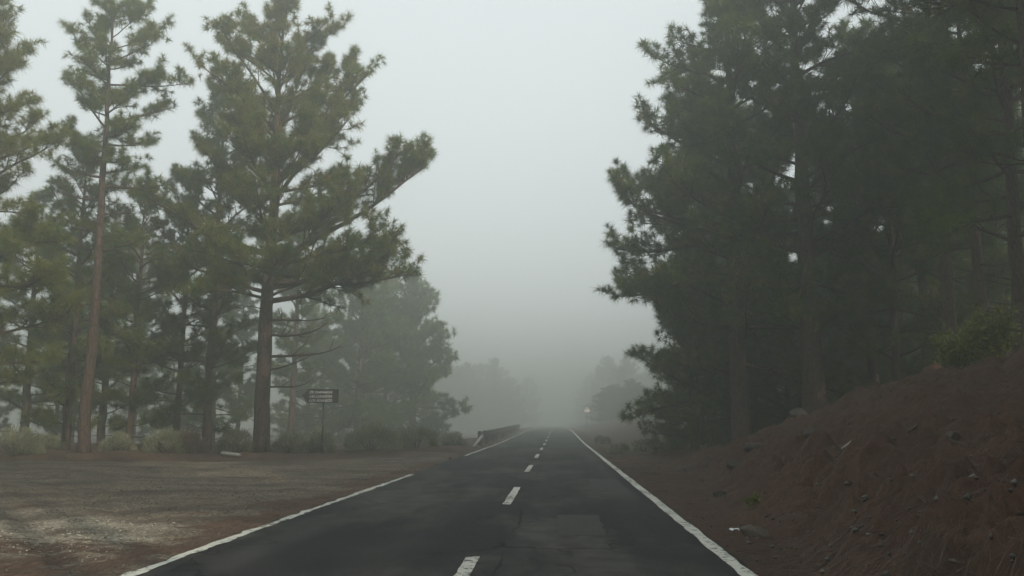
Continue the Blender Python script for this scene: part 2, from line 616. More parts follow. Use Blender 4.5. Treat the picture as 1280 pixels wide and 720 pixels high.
def sun_patch_mask(X, Y):
    """patches where sunlight is painted as lighter stone and denser pebbles"""
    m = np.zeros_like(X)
    for cx, cy_, rx, ry, a, s in SUN_PATCHES:
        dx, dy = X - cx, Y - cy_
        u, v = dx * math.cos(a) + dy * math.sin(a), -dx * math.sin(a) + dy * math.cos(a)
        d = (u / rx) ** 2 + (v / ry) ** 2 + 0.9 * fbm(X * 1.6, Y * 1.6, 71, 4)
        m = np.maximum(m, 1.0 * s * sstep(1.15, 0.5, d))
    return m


def lot_litter(X, Y):
    t = 0.12 + 1.1 * sstep(-2.2, 0.6, Y - lot_edge(X))
    t = np.maximum(t, 0.75 * sstep(XL - 2.0, XL - 0.3, X))
    t = np.maximum(t, 0.70 * sstep(13.0, 9.5, Y + 0.25 * (X + 6)))
    return t + 0.7 * fbm(X * 0.5, Y * 0.9, 72, 4)


xs = np.concatenate([np.arange(LX0, -14, 0.2), np.arange(-14, LX1 + .01, 0.08)])
ys = np.concatenate([np.arange(LY0, 22, 0.08), np.arange(22, LY1 + .01, 0.16)])
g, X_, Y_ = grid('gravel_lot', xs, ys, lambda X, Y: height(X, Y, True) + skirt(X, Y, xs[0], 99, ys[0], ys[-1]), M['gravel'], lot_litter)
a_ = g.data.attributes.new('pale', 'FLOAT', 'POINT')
a_.data.foreach_set('value', sun_patch_mask(X_, Y_).ravel().astype(np.float32))
tag(g, kind='structure')

# road: slightly cambered sheet with crumbling edges
us = np.linspace(0, 1, 40)
ys = np.array(sorted(set(list(np.arange(-50, 0, 2.0)) + list(np.arange(0, 40, 0.16)) + list(np.arange(40, 130, 0.7)) + list(np.arange(130, 330, 4.0)))))
U, Y = np.meshgrid(us, ys)
x0 = XL - 0.24 + 0.16 * fbm(Y * 1.3, Y * 0, 81, 4)
x1 = XR + 0.22 + 0.14 * fbm(Y * 1.3, Y * 0 + 7, 83, 4)
X = x0 + (x1 - x0) * U
Z = prof(Y) - 0.05 * ((X - XC) / 3.2) ** 2 * 0.5 + 0.010 * fbm(X * 0.8, Y * 0.25, 85, 3)
Z -= 0.06 * ((U == 0) | (U == 1))


def road_z(x, y):
    return float(prof(y) - 0.025 * ((x - XC) / 3.2) ** 2 + 0.010 * fbm(np.array([x * 0.8]), np.array([y * 0.25]), 85, 3)[0])


nx = len(us)
i = np.arange(X.size).reshape(X.shape)
f = np.stack([i[:-1, :-1], i[:-1, 1:], i[1:, 1:], i[1:, :-1]], -1).reshape(-1, 4)
road = raw_mesh('road', np.stack([X, Y, Z], -1).reshape(-1, 3), f, M['asphalt'], None, True)
tag(road, kind='structure')


def paint_strip(name, xc, width, y0, y1, seed, amp=0.035):
    n = max(8, int((y1 - y0) / 0.12)) if y1 < 60 else max(8, int((y1 - y0) / 0.3))
    y = np.linspace(y0, y1, n)
    l = xc - width / 2 + amp * fbm(y * 2.6, y * 0 + seed, seed, 5)
    r = xc + width / 2 + amp * fbm(y * 2.6, y * 0 + seed + 5, seed + 3, 5)
    v = []
    for k in range(n):
        for q in range(4):
            x = l[k] + (r[k] - l[k]) * q / 3
            v.append((x, y[k] + (0.03 * random.Random(k * 7 + q + seed).uniform(-1, 1) if k in (0, n - 1) else 0), road_z(x, y[k]) + 0.007))
    i = np.arange(n * 4).reshape(n, 4)
    f = np.stack([i[:-1, :-1], i[:-1, 1:], i[1:, 1:], i[1:, :-1]], -1).reshape(-1, 4)
    return raw_mesh(name, v, f, M['paint'], road, True)


paint_strip('edge_line', XL, 0.15, -30, 25.6, 101, 0.07)
paint_strip('edge_line', XL + 0.02, 0.14, 40, 240, 103)
paint_strip('edge_line', XR, 0.16, -30, 240, 105, 0.03)
PER, DL = 10.45, 4.2
y_end0 = 1595 / 162.0
for k in range(-3, 20):
    e = y_end0 + PER * k
    paint_strip('lane_dash', XC, 0.15, e - DL, e, 110 + k, 0.02)


def road_patch(x0, x1, y0, y1, seed):
    n, q = 24, 10
    v = []
    for j, y in enumerate(np.linspace(y0, y1, n)):
        for x in np.linspace(x0, x1, q):
            e = 0.05 * float(fbm(np.array([x * 3.0]), np.array([y * 3.0]), seed, 3)[0])
            v.append((x + e, y + e * 1.5, road_z(x, y) + 0.005))
    i = np.arange(n * q).reshape(n, q)
    f = np.stack([i[:-1, :-1], i[:-1, 1:], i[1:, 1:], i[1:, :-1]], -1).reshape(-1, 4)
    return raw_mesh('asphalt_patch', v, f, M['patch'], road, True)


M['patch'] = simple('old asphalt patch', (0.038, 0.0365, 0.034), 0.95, 0.35, 7, 0.4)
road_patch(-0.02, 0.62, 11.8, 14.4, 501)
road_patch(0.75, 1.5, 19.5, 23.5, 503)

# ------------------------------------------------------------------ trees
def unit(v):
    return v / (np.linalg.norm(v, axis=-1, keepdims=True) + 1e-9)


def needles(P, D, size, K, wid, r, tint):
    """K needle blades fanning out of every twig tip"""
    n = len(P)
    d = r.normal(size=(n, K, 3))
    d = unit(unit(d) + D[:, None, :] * 0.5)
    L = size[:, None] * r.uniform(0.65, 1.1, (n, K))
    st = P[:, None, :] - D[:, None, :] * (size[:, None, None] * r.uniform(0.0, 0.42, (n, K, 1)))
    en = st + d * L[..., None]
    en[..., 2] -= 0.10 * L
    s = unit(np.cross(d, r.normal(size=(n, K, 3)))) * (wid * r.uniform(0.7, 1.3, (n, K, 1)))
    v = np.stack([st - s * 0.5, st + s * 0.5, en], 2).reshape(-1, 3)
    f = np.arange(n * K * 3).reshape(-1, 3)
    t = np.repeat(tint, K * 3)
    return v, f, t


def limb(mb, r, base, az, el, L, rad, tips, dead=False, curl=0.35, dens=1.0, t0=0.16):
    d = np.array([math.cos(az) * math.cos(el), math.sin(az) * math.cos(el), math.sin(el)])
    n = 7
    pts, p, dirs = [np.array(base, float)], np.array(base, float), []
    for k in range(n):
        dirs.append(d.copy())
        p = p + d * L / n
        pts.append(p.copy())
        d = d + np.array([0, 0, curl / n * (1.5 if k > 3 else 0.5)]) + r.normal(size=3) * 0.10
        d /= np.linalg.norm(d)
    dirs.append(d)
    pts = np.array(pts)
    rr = rad * np.linspace(1, 0.22, n + 1)
    mb.tube(pts, rr, 6)
    ns = int((4 + L * 4.0) * (0.3 if dead else dens))
    for _ in range(ns):
        t = t0 + (1 - t0) * r.uniform(0.0, 1.0) ** 0.8
        k = min(int(t * n), n - 1)
        q = pts[k] + (pts[k + 1] - pts[k]) * (t * n - k)
        dd = dirs[k]
        side = np.cross(dd, [0, 0, 1.0])
        side /= np.linalg.norm(side) + 1e-9
        sl = (0.26 * L * (1.25 - t * 0.7) + 0.3) * r.uniform(0.5, 1.2)
        sd = unit(dd * r.uniform(0.4, 1.0) + side * r.choice([-1, 1]) * r.uniform(0.3, 1.0) + np.array([0, 0, r.uniform(-0.3, 0.95) + (0.6 if t0 > 0.3 else 0)]))
        sp = [q]
        for j in range(3):
            sp.append(sp[-1] + sd * sl / 3)
            sd = unit(sd + np.array([0, 0, 0.22]) + r.normal(size=3) * 0.18)
        sp = np.array(sp)
        sr = max(0.008, rr[k] * 0.45)
        mb.tube(sp, sr * np.array([1, 0.75, 0.5, 0.3]), 4, cap=False)
        if dead:
            continue
        tips.append((sp[3], sd))
        m = int(sl / 0.24)
        for j in range(m):
            tt = r.uniform(0.25, 1.0) * 3
            jj = min(int(tt), 2)
            b0 = sp[jj] + (sp[jj + 1] - sp[jj]) * (tt - jj)
            td = unit(sd * 0.5 + r.normal(size=3) * 0.6 + np.array([0, 0, 0.35]))
            e = b0 + td * r.uniform(0.12, 0.32)
            mb.tube(np.array([b0, e]), [sr * 0.4, sr * 0.25], 3, cap=False)
            tips.append((e, td))
    if not dead:
        tips.append((pts[-1], d))


def make_pine(name, seed, H, r0, base_frac, R, nl, prof_pts, lean=(0, 0), tuft=0.30, K=40, wid=0.016, custom=(), bias=(0, 0), split=False, dead=4, dens=1.0, tint_shift=0.0, sun_and_brown=0.0, cat='tree'):
    """a long-needled pine: Empty > trunk, branch..., crown"""
    r = np.random.default_rng(seed)
    root = empty(name, (0, 0, 0))
    nseg = 26
    hs_ = np.linspace(0, 1, nseg)
    wob = np.cumsum(r.normal(size=(nseg, 2)) * 0.025, 0)
    wob -= wob[0]
    px = wob[:, 0] + lean[0] * hs_ * H
    py = wob[:, 1] + lean[1] * hs_ * H
    tp = np.stack([px, py, hs_ * H - 0.35], 1)
    tr = r0 * (np.maximum(1 - hs_, 0.02) ** 0.75 * 0.92 + 0.30 * np.exp(-hs_ * H / 0.45)) + 0.01
    mb = MB()
    mb.tube(tp, tr, 14, rough=0.10, seed=seed)
    mb.build('trunk', M['bark'], root, smooth=True)

    def on_trunk(u):
        return np.array([np.interp(u, hs_, tp[:, 0]), np.interp(u, hs_, tp[:, 1]), np.interp(u, hs_, tp[:, 2])]), float(np.interp(u, hs_, tr))

    tips = []
    br = [] if split else [MB()]

    def next_mb():
        if split:
            br.append(MB())
        return br[-1]

    az = r.uniform(0, 6.28)
    for i in range(nl):
        k = (i + r.uniform(0, 1)) / nl
        u = base_frac + (0.985 - base_frac) * k ** 0.9
        az += 2.4 + r.normal() * 0.4
        L = R * np.interp(k, *zip(*prof_pts)) * r.uniform(0.62, 1.12)
        L *= 1 + bias[0] * math.cos(az) + bias[1] * math.sin(az)
        L = max(L, 0.5)
        b0, rt = on_trunk(u)
        el = RAD(np.interp(k, [0, 0.4, 0.8, 1], [2, 18, 38, 62]) + r.normal() * 14)
        limb(next_mb(), r, b0, az, el, L, min(rt * 0.6, 0.02 + 0.016 * L), tips, dens=dens)
    for (u, a, el, L, ds, *tz) in custom:
        b0, rt = on_trunk(u)
        limb(next_mb(), r, b0, RAD(a), RAD(el), L, min(rt * 0.6, 0.02 + 0.018 * L), tips, dead=(ds == 0), dens=ds, curl=0.5, t0=tz[0] if tz else 0.16)
    for i in range(dead):
        u = base_frac * r.uniform(0.35, 1.02)
        b0, rt = on_trunk(u)
        limb(next_mb(), r, b0, r.uniform(0, 6.28), RAD(r.uniform(-8, 14)), R * r.uniform(0.25, 0.6), 0.03, tips, dead=True, curl=0.1)
    tips.append((tp[-1], np.array([0, 0, 1.0])))
    for b in br:
        b.build('branch' if split else 'branchwork', M['bark'], root, smooth=True)
    P = np.array([a for a, _ in tips])
    D = np.array([b for _, b in tips])
    n = len(P)
    hrel = (P[:, 2] - base_frac * H) / (H * (1 - base_frac))
    tint = np.clip(0.32 + 0.16 * r.normal(size=n) + 0.28 * np.clip(hrel, 0, 1) * sun_and_brown + tint_shift, 0.02, 0.8)  # sunlight on the crowns painted as paler, yellower needles, strongest towards the top
    brown = r.uniform(size=n) < 0.03 + 0.05 * sun_and_brown
    tint[brown] = 0.9
    v, f, t = needles(P, D, tuft * r.uniform(0.75, 1.2, n), K, wid, r, tint)
    raw_mesh('crown', v, f, M['needle'], root, False, t)
    root['category'] = cat
    return root


CONE = [(0, 0.75), (0.15, 1.0), (0.5, 0.8), (0.85, 0.45), (1, 0.18)]
COLUMN = [(0, 0.6), (0.2, 0.9), (0.6, 1.0), (0.85, 0.75), (1, 0.3)]
TALL = [(0, 0.5), (0.25, 0.9), (0.6, 0.95), (0.85, 0.6), (1, 0.25)]


def plant(root, px, depth, label, group=None, rz=0.0, sc=1.0):
    p = at(px, 528, depth)
    root.location = (p.x, depth, hz(p.x, depth))
    root.rotation_euler = (0, 0, rz)
    root.scale = (sc, sc, sc)
    root['label'] = label
    if group:
        root['group'] = group
    return root


# --- left side, the pines one can tell apart
# big pine beside the sign
t = make_pine('pine_tree', 3, 21.4, 0.40, 0.33, 4.4, 58, [(0, 1.0), (0.3, 1.0), (0.65, 0.95), (0.88, 0.72), (1, 0.4)], lean=(0.012, 0), tuft=0.40, K=46, wid=0.019, split=True, dead=2, dens=1.0, sun_and_brown=0.9, tint_shift=0.14,
              custom=((0.43, 2, 24, 8.6, 1.0, 0.62), (0.47, -10, 24, 7.6, 1.0), (0.60, 8, 44, 5.8, 1.0), (0.63, -5, 56, 6.8, 1.0), (0.57, -25, 40, 5.4, 1.0), (0.68, 20, 50, 4.8, 1.0), (0.34, -10, 6, 6.9, 1.3), (0.37, 15, 12, 6.7, 1.3), (0.40, -30, 16, 6.4, 1.2), (0.38, -5, 2, 6.6, 1.2), (0.36, 170, 14, 5.4, 1.1), (0.44, 190, 20, 6.2, 1.0), (0.54, 175, 26, 5.0, 1.0), (0.42, -5, 10, 6.0, 1.1),
                      (0.265, -8, 4, 3.2, 0), (0.22, 5, 2, 3.6, 0), (0.19, -5, 8, 2.4, 0), (0.155, 10, 0, 2.2, 0), (0.30, -15, -4, 3.0, 0)))
plant(t, 327, 40, 'large broad pine with thick bare lower trunk just left of the arrow sign')
# slim pine with a reddish bare stem
t = make_pine('pine_tree', 8, 21.0, 0.27, 0.60, 2.9, 36, TALL, lean=(0.003, 0), tuft=0.38, K=46, wid=0.017, split=True, dead=5, dens=1.15, sun_and_brown=1.0, tint_shift=0.32, bias=(0.25, 0),
              custom=((0.60, 185, 8, 2.6, 0.7), (0.58, 20, 6, 2.8, 0.6), (0.55, 172, 10, 2.4, 0), (0.64, 176, 30, 2.9, 0.9), (0.52, 5, 0, 1.6, 0), (0.48, 184, 4, 2.2, 0.7), (0.44, 10, 4, 2.2, 0.6)))
plant(t, 108, 37.5, 'slim pine with straight reddish bare trunk and a sparse high crown')
# pine cut by the left edge
t = make_pine('pine_tree', 14, 19.0, 0.30, 0.12, 4.2, 54, [(0, 0.8), (0.15, 1.0), (0.6, 0.8), (0.85, 0.55), (1, 0.3)], tuft=0.40, K=44, wid=0.019, dead=3, sun_and_brown=0.9, tint_shift=0.32)
plant(t, -58, 33.5, 'light green pine cut off by the left edge of the photo')
# pine with pointed crown left of the big one
t = make_pine('pine_tree', 21, 19.8, 0.25, 0.07, 2.9, 58, COLUMN, tuft=0.38, K=42, wid=0.02, split=True, dead=3, sun_and_brown=0.7, tint_shift=0.08)
plant(t, 260, 45, 'dense pine with foliage to the ground directly left of the big broad pine')
young = make_pine('pine_tree', 33, 14.2, 0.21, 0.10, 2.6, 48, COLUMN, tuft=0.37, K=38, wid=0.02, dead=3, sun_and_brown=0.4, tint_shift=0.1)
plant(young, 163, 45, 'dark young pine standing right of the slim reddish trunk')


def again(root, px, depth, rz, sc, label, group):
    p = at(px, 528, depth)
    return copy_thing(root, (p.x, depth, hz(p.x, depth)), rz, sc, label, group)


G_L = 'pines along the left forest edge'
again(young, 222, 46.5, 1.9, (0.95, 0.95, 1.06), 'shorter thin pine with open ragged crown beside the dense foliage pine', G_L)
again(young, 84, 43, 3.4, (1.15, 1.15, 1.1), 'dark trunked pine close behind the slim reddish trunk on its left', G_L)
again(young, 30, 47, 5.1, (1.2, 1.2, 1.0), 'dark pine filling the gap left of the two close trunks at the left', G_L)
again(young, 128, 50, 0.7, (1.2, 1.2, 0.92), 'dim pine behind the slim reddish trunk on its right side', G_L)
# bushy pines behind the sign
bushy = make_pine('pine_tree', 45, 12.0, 0.24, 0.05, 4.0, 64, [(0, 0.9), (0.15, 1.0), (0.5, 0.85), (0.85, 0.5), (1, 0.2)], tuft=0.40, K=34, wid=0.024, dead=2, sun_and_brown=0.3, tint_shift=0.12)
bushy_s = 1.5
plant(bushy, 516, 92, 'misty bushy pine with low branches nearest the road beyond the arrow sign', sc=1.5)
again(bushy, 447, 84, 2.6, (1.4, 1.4, 1.45), 'misty rounded pine directly behind the right end of the arrow sign', 'misty pines behind the arrow sign')
again(bushy, 385, 92, 2.0, (1.4, 1.4, 1.2), 'faint small pine in the gap behind the arrow sign and big trunk', 'misty pines behind the arrow sign')
again(bushy, 480, 100, 4.2, (1.5, 1.5, 1.6), 'faint pine rising between the two bushy misty pines', 'misty pines behind the arrow sign')

# --- right side
big_r = make_pine('pine_tree', 52, 22.0, 0.46, 0.16, 4.9, 66, [(0, 0.9), (0.15, 1.0), (0.45, 0.92), (0.8, 0.66), (1, 0.4)], tuft=0.40, K=42, wid=0.022, split=True, dead=2, dens=1.0,
                  custom=((0.44, 181, 9, 5.4, 0.45, 0.92), (0.42, 182, 4, 5.2, 1.2), (0.34, 188, 2, 5.4, 1.2), (0.26, 178, 0, 4.8, 1.1), (0.50, 176, 14, 5.0, 1.1), (0.58, 185, 22, 4.6, 1.0), (0.46, 190, 6, 5.0, 1.2)))
plant(big_r, 926, 38, 'tall dark pine nearest the road on the right with boughs reaching over the verge')
t = make_pine('pine_tree', 58, 21.5, 0.52, 0.28, 4.8, 58, [(0, 0.7), (0.15, 1.0), (0.45, 0.95), (0.8, 0.75), (1, 0.4)], tuft=0.40, K=42, wid=0.022, split=True, dead=4)
plant(t, 1021, 36, 'thickest dark pine trunk rising behind the crest of the earth bank')
t = make_pine('pine_tree', 64, 9.5, 0.18, 0.02, 3.3, 66, [(0, 0.9), (0.2, 1.0), (0.6, 0.8), (0.85, 0.5), (1, 0.25)], tuft=0.38, K=38, wid=0.022, dead=0, dens=1.2)
plant(t, 868, 41, 'low young pine filling the gap at the foot of the right roadside pines')
again(t, 905, 45, 2.2, (1.0, 1.0, 0.8), 'low bushy pine behind the base of the roadside pine on the right', 'low pines in the right stand')
again(t, 985, 43, 4.2, (1.0, 1.0, 0.9), 'low bushy pine between the two thickest trunks on the right', 'low pines in the right stand')
again(t, 1075, 47, 0.9, (1.1, 1.1, 0.9), 'low bushy pine right of the thickest trunk behind the bank', 'low pines in the right stand')
gen = [
    make_pine('pine_tree', 70, 20.0, 0.27, 0.26, 3.8, 54, TALL, tuft=0.40, K=36, wid=0.023, dead=6),
    make_pine('pine_tree', 76, 17.5, 0.22, 0.18, 3.4, 54, CONE, tuft=0.40, K=36, wid=0.023, dead=5),
    make_pine('pine_tree', 82, 21.0, 0.30, 0.36, 4.2, 50, COLUMN, tuft=0.40, K=36, wid=0.023, dead=6),
    make_pine('pine_tree', 88, 13.5, 0.18, 0.06, 3.2, 56, CONE, tuft=0.40, K=34, wid=0.024, dead=3),
]
plant(gen[0], 1092, 41, 'slender pine trunk first to the right of the thickest dark trunk')
plant(gen[1], 1122, 37, 'dark slender pine second to the right of the thickest trunk behind the bank')
plant(gen[2], 1163, 44, 'tall thin pine third to the right of the thickest trunk behind the bank')
plant(gen[3], 960, 52, 'half hidden pine between the two thickest trunks on the right')


def gcopy(k, px, depth, label, group, sc=1.0, rz=None, r=random.Random(5)):
    p = at(px, 528, depth)
    return copy_thing(gen[k], (p.x, depth, hz(p.x, depth)), r.uniform(0, 6.28) if rz is None else rz, (sc * r.uniform(.94, 1.06), sc * r.uniform(.94, 1.06), sc * r.uniform(.94, 1.06)), label, group)


G_R = 'pines in the dark stand above the bank'
gcopy(0, 1200, 33, 'slim pine trunk left of the yellow green bush on the bank', G_R)
gcopy(2, 1242, 31, 'slim dark pine just behind the yellow green bush on the bank', G_R, 0.85)
gcopy(1, 1284, 27, 'dark pine trunk at the right edge beside the yellow green bush', G_R, 1.1)
gcopy(2, 1330, 20, 'overhanging pine whose boughs hang into the top right corner', G_R, 0.85)
gcopy(1, 1222, 42, 'dark pine filling the gap behind the yellow green bush', G_R)
gcopy(3, 1262, 38, 'low dark pine deep in the stand by the right edge', G_R, 1.2)
gcopy(0, 1180, 50, 'dark pine far behind the bank between slim trunks on the right', G_R)
gcopy(3, 1058, 46, 'thin pine just left of the first slender trunk on the right', G_R, 1.2)
gcopy(0, 890, 46, 'tall pine hidden behind the roadside pine on the right', G_R, 1.0)

# the deeper stand, both sides (cannot be told apart in the mist)
rr = random.Random(77)
spots = []


def far_ok(x, y, dmin):
    return all((x - a) ** 2 + (y - b) ** 2 > dmin * dmin for a, b in spots)


for o in C.objects:
    if o.type == 'EMPTY':
        spots.append((o.location.x, o.location.y))


def scatter(n, xr, yr, dmin, kinds, label, group, cond=lambda x, y: True):
    k = 0
    for _ in range(4000):
        if k >= n:
            break
        y = rr.uniform(*yr)
        x = rr.uniform(*xr)
        if not cond(x, y) or not far_ok(x, y, dmin):
            continue
        spots.append((x, y))
        s = rr.uniform(0.8, 1.05)
        copy_thing(gen[rr.choice(kinds)], (x, y, hz(x, y)), rr.uniform(0, 6.28), (s, s, s * rr.uniform(.92, 1.05)), label, group)
        k += 1


scatter(34, (8, 52), (44, 84), 3.6, (0, 1, 2, 3), 'shadowy pine in the deep stand behind the right roadside pines', 'pines of the deep right stand', lambda x, y: x > 9.5 + 0.05 * (y - 44) and x < 0.6 * y + 8)
bare = make_pine('pine_tree', 94, 21.0, 0.26, 0.56, 4.4, 40, COLUMN, tuft=0.40, K=36, wid=0.023, dead=2)
G_O = 'pines on the bank outside the frame'
bare.location = (8.07, -6.0, hz(8.07, -6.0))
tag(bare, 'tall pine with long bare trunk on the bank behind the viewpoint', group=G_O)
for x, y, rz in ((3.9, -2.1, 1.1), (11.4, -6.6, 2.3)):
    copy_thing(bare, (x, y, hz(x, y)), rz, (1, 1, 1), 'tall pine with long bare trunk on the bank behind the viewpoint', G_O)
    spots.append((x, y))


def shade_ok(x, y):
    u = x * 0.788 + y * 0.616
    return x > max(6.5, 0.56 * y + 6.0) and not (-4.2 < u < 5.6 and y < 2)


scatter(34, (6.5, 27), (-34, 26), 4.2, (0, 1, 2, 3), 'tall pine on the bank beyond the right edge of the photo', G_O, shade_ok)
scatter(10, (-62, -13), (58, 90), 3.8, (1, 3, 0, 3), 'hazy pine in the deep stand behind the left forest edge', 'pines of the deep left stand', lambda x, y: x > -0.62 * y - 6 and x < -9 - 0.10 * y)
scatter(12, (-46, -27), (6, 36), 5.0, (1, 0, 3), 'pine along the lot beyond the left edge of the photo', 'pines beside the lot outside the frame', lambda x, y: x < -0.64 * y - 8)
def far_wood(n, xf, yr, dmin, sc, label, group):
    k = 0
    for _ in range(3000):
        if k >= n:
            break
        y = rr.uniform(*yr)
        x = xf(y, rr.random())
        if not far_ok(x, y, dmin):
            continue
        spots.append((x, y))
        q = rr.uniform(*sc)
        copy_thing(bushy, (x, y, hz(x, y) - 0.2), rr.uniform(0, 6.28), (q, q, q * rr.uniform(.9, 1.1)) if _ % 3 else (q * .9, q * .9, q * .8), label, group)
        k += 1


far_wood(46, lambda y, t: -9 - 0.07 * (400 - y) - 60 * t, (265, 400), 5.5, (1.6, 1.85), 'ghostly pine fading into the fog beyond the wooden barrier', 'pines fading out left of the road')
far_wood(60, lambda y, t: 11 + 0.05 * (400 - y) + 70 * t, (245, 400), 5.5, (1.5, 1.85), 'ghostly pine fading into the fog on the far right slope', 'pines fading out right of the road')


# ------------------------------------------------------------------ shrubs along the lot edge
def make_shrub(seed, Rx, Hh, mat, n=2600):
    r = np.random.default_rng(seed)
    root = empty('shrub', (0, 0, 0))
    mb = MB()
    for k in range(16):
        a, el = r.uniform(0, 6.28), r.uniform(0.4, 1.4)
        L = Hh * r.uniform(0.6, 0.9)
        d = np.array([math.cos(a) * math.cos(el) * Rx / Hh, math.sin(a) * math.cos(el) * Rx / Hh, math.sin(el)])
        p0 = np.array([r.normal() * 0.08, r.normal() * 0.08, -0.08])
        mb.tube([p0, p0 + d * L * 0.5 + r.normal(size=3) * 0.04, p0 + d * L], [0.018, 0.012, 0.006], 4, cap=False)
    mb.build('stem', M['bark'], root, True)
    # sprays: fine upright shoots filling a lumpy dome
    nb = 34
    ba = r.uniform(0, 6.28, nb)
    be = np.arcsin(r.uniform(0.05, 1, nb))
    bl = r.uniform(0.75, 1.1, nb)
    ci = r.integers(0, nb, n)
    u = r.uniform(0.5, 1.0, n) ** 0.5
    dirs = np.stack([np.cos(ba) * np.cos(be), np.sin(ba) * np.cos(be), np.sin(be)], 1)[ci]
    dirs = unit(dirs + r.normal(size=(n, 3)) * 0.17)
    base = dirs * (u * bl[ci] * 0.85)[:, None] * np.array([Rx, Rx, Hh])
    base[:, 2] = np.abs(base[:, 2])
    ln = r.uniform(0.07, 0.19, n)[:, None]
    tip = base + unit(dirs + np.array([0, 0, 0.7]) + r.normal(size=(n, 3)) * 0.35) * ln
    s = unit(np.cross(tip - base, r.normal(size=(n, 3)))) * r.uniform(0.014, 0.034, (n, 1))
    v = np.stack([base - s * .5, base + s * .5, tip], 1).reshape(-1, 3)
    bt = np.clip(r.normal(0.45, 0.2, nb), 0, 1)
    raw_mesh('foliage', v, np.arange(3 * n).reshape(-1, 3), mat, root, False, np.repeat(np.clip(bt[ci] + r.normal(size=n) * 0.12, 0, 1), 3))
    root['category'] = 'shrub'
    return root


G_S = 'pale shrubs along the edge of the lot'
SH = [(22, 37.6, 1.15, 1.15, 'shrub', 'pale grey green shrub at the left edge of the photo'),
      (208, 39, 1.0, 0.95, 'shrub', 'low pale shrub midway between the slim reddish trunk and the big pine'),
      (238, 39.5, 0.8, 0.95, 'dryshrub', 'brownish dry shrub at the foot of the dense foliage pine'),
      (294, 39.5, 0.95, 0.95, 'shrub', 'small pale shrub immediately left of the big pine trunk'),
      (362, 41, 0.85, 0.85, 'shrub', 'low thin shrub immediately right of the big pine trunk'),
      (395, 41, 1.0, 0.95, 'shrub', 'dull green shrub below the arrow sign'),
      (464, 42, 1.5, 1.2, 'shrub', 'largest pale rounded shrub right of the arrow sign'),
      (522, 44.5, 1.3, 1.0, 'shrub', 'pale shrub nearest the road verge on the left side'),
      (492, 46, 0.9, 0.9, 'shrub', 'half hidden shrub between the two pale shrubs near the verge'),
      (148, 40.5, 0.8, 0.7, 'shrub', 'faint low shrub just right of the slim reddish trunk'),
      (566, 52, 0.9, 0.8, 'shrub', 'misty shrub in front of the start of the wooden barrier'),
      (60, 41, 0.8, 0.7, 'shrub', 'low shrub left of the slim reddish trunk base')]
for k, (px, dep, rx, h_, mt, lab) in enumerate(SH):
    s = make_shrub(200 + k, rx * 1.15, h_ * 1.3, M[mt], int(5200 * rx * h_ + 1000))
    p = at(px, 528, dep)
    s.location = (p.x, dep, hz(p.x, dep))
    tag(s, lab, group=G_S)
for k, (px, dep, rx, h_, lab) in enumerate(((774, 44, 0.7, 0.55, 'dark low shrub on the right verge beyond the bank'),
                                            (752, 62, 0.8, 0.7, 'misty shrub on the far right verge'),
                                            (806, 46, 0.9, 0.8, 'dim shrub under the right roadside pine boughs'))):
    s = make_shrub(240 + k, rx, h_, M['shrub'], 1500)
    p = at(px, 528, dep)
    s.location = (p.x, dep, hz(p.x, dep))
    tag(s, lab, group='shrubs on the right verge')


def make_bush(seed, R, H, n=900):
    """broad-leaved bush: stems and separate leaf blades"""
    r = np.random.default_rng(seed)
    root = empty('leafy_bush', (0, 0, 0))
    mb = MB()
    P = []
    for k in range(22):
        a, L = r.uniform(0, 6.28), r.uniform(0.7, 1.15)
        el = r.uniform(0.5, 1.4)
        d = np.array([math.cos(a) * math.cos(el) * R, math.sin(a) * math.cos(el) * R, math.sin(el) * H]) * L
        pts = np.array([d * q + r.normal(size=3) * 0.03 for q in (0, 0.35, 0.7, 1.0)])
        pts[0] = (0, 0, -0.1)
        mb.tube(pts, [0.016, 0.012, 0.008, 0.004], 4, cap=False)
        for q in r.uniform(0.3, 1.0, n // 22):
            P.append(pts[0] * (1 - q) + pts[3] * q + r.normal(size=3) * 0.09)
    mb.build('stem', M['bark'], root, True)
    P = np.array(P)
    m = len(P)
    d = unit(r.normal(size=(m, 3)) + np.array([0, 0, 0.2]))
    s = unit(np.cross(d, r.normal(size=(m, 3))))
    L = r.uniform(0.07, 0.15, (m, 1))
    v = np.stack([P, P + d * L * .5 + s * L * .28, P + d * L, P + d * L * .5 - s * L * .28], 1).reshape(-1, 3)
    raw_mesh('foliage', v, np.arange(4 * m).reshape(-1, 4), M['leaf'], root, False, np.repeat(np.clip(r.normal(0.5, 0.25, m), 0, 1), 4))
    root['category'] = 'bush'
    return root


low_src = [o for o in C.objects if o.get('label', '').startswith('low young pine')][0]
for k in range(11):
    x, y = rr.uniform(9.0, 17), 150 + k * 8.0
    copy_thing(low_src, (x + k * .12, y, hz(x + k * .12, y)), rr.uniform(0, 6.28), (1.4, 1.4, rr.uniform(.45, .75)), 'dim low pine on the misty slope behind the triangular sign', 'low pines on the far right slope')

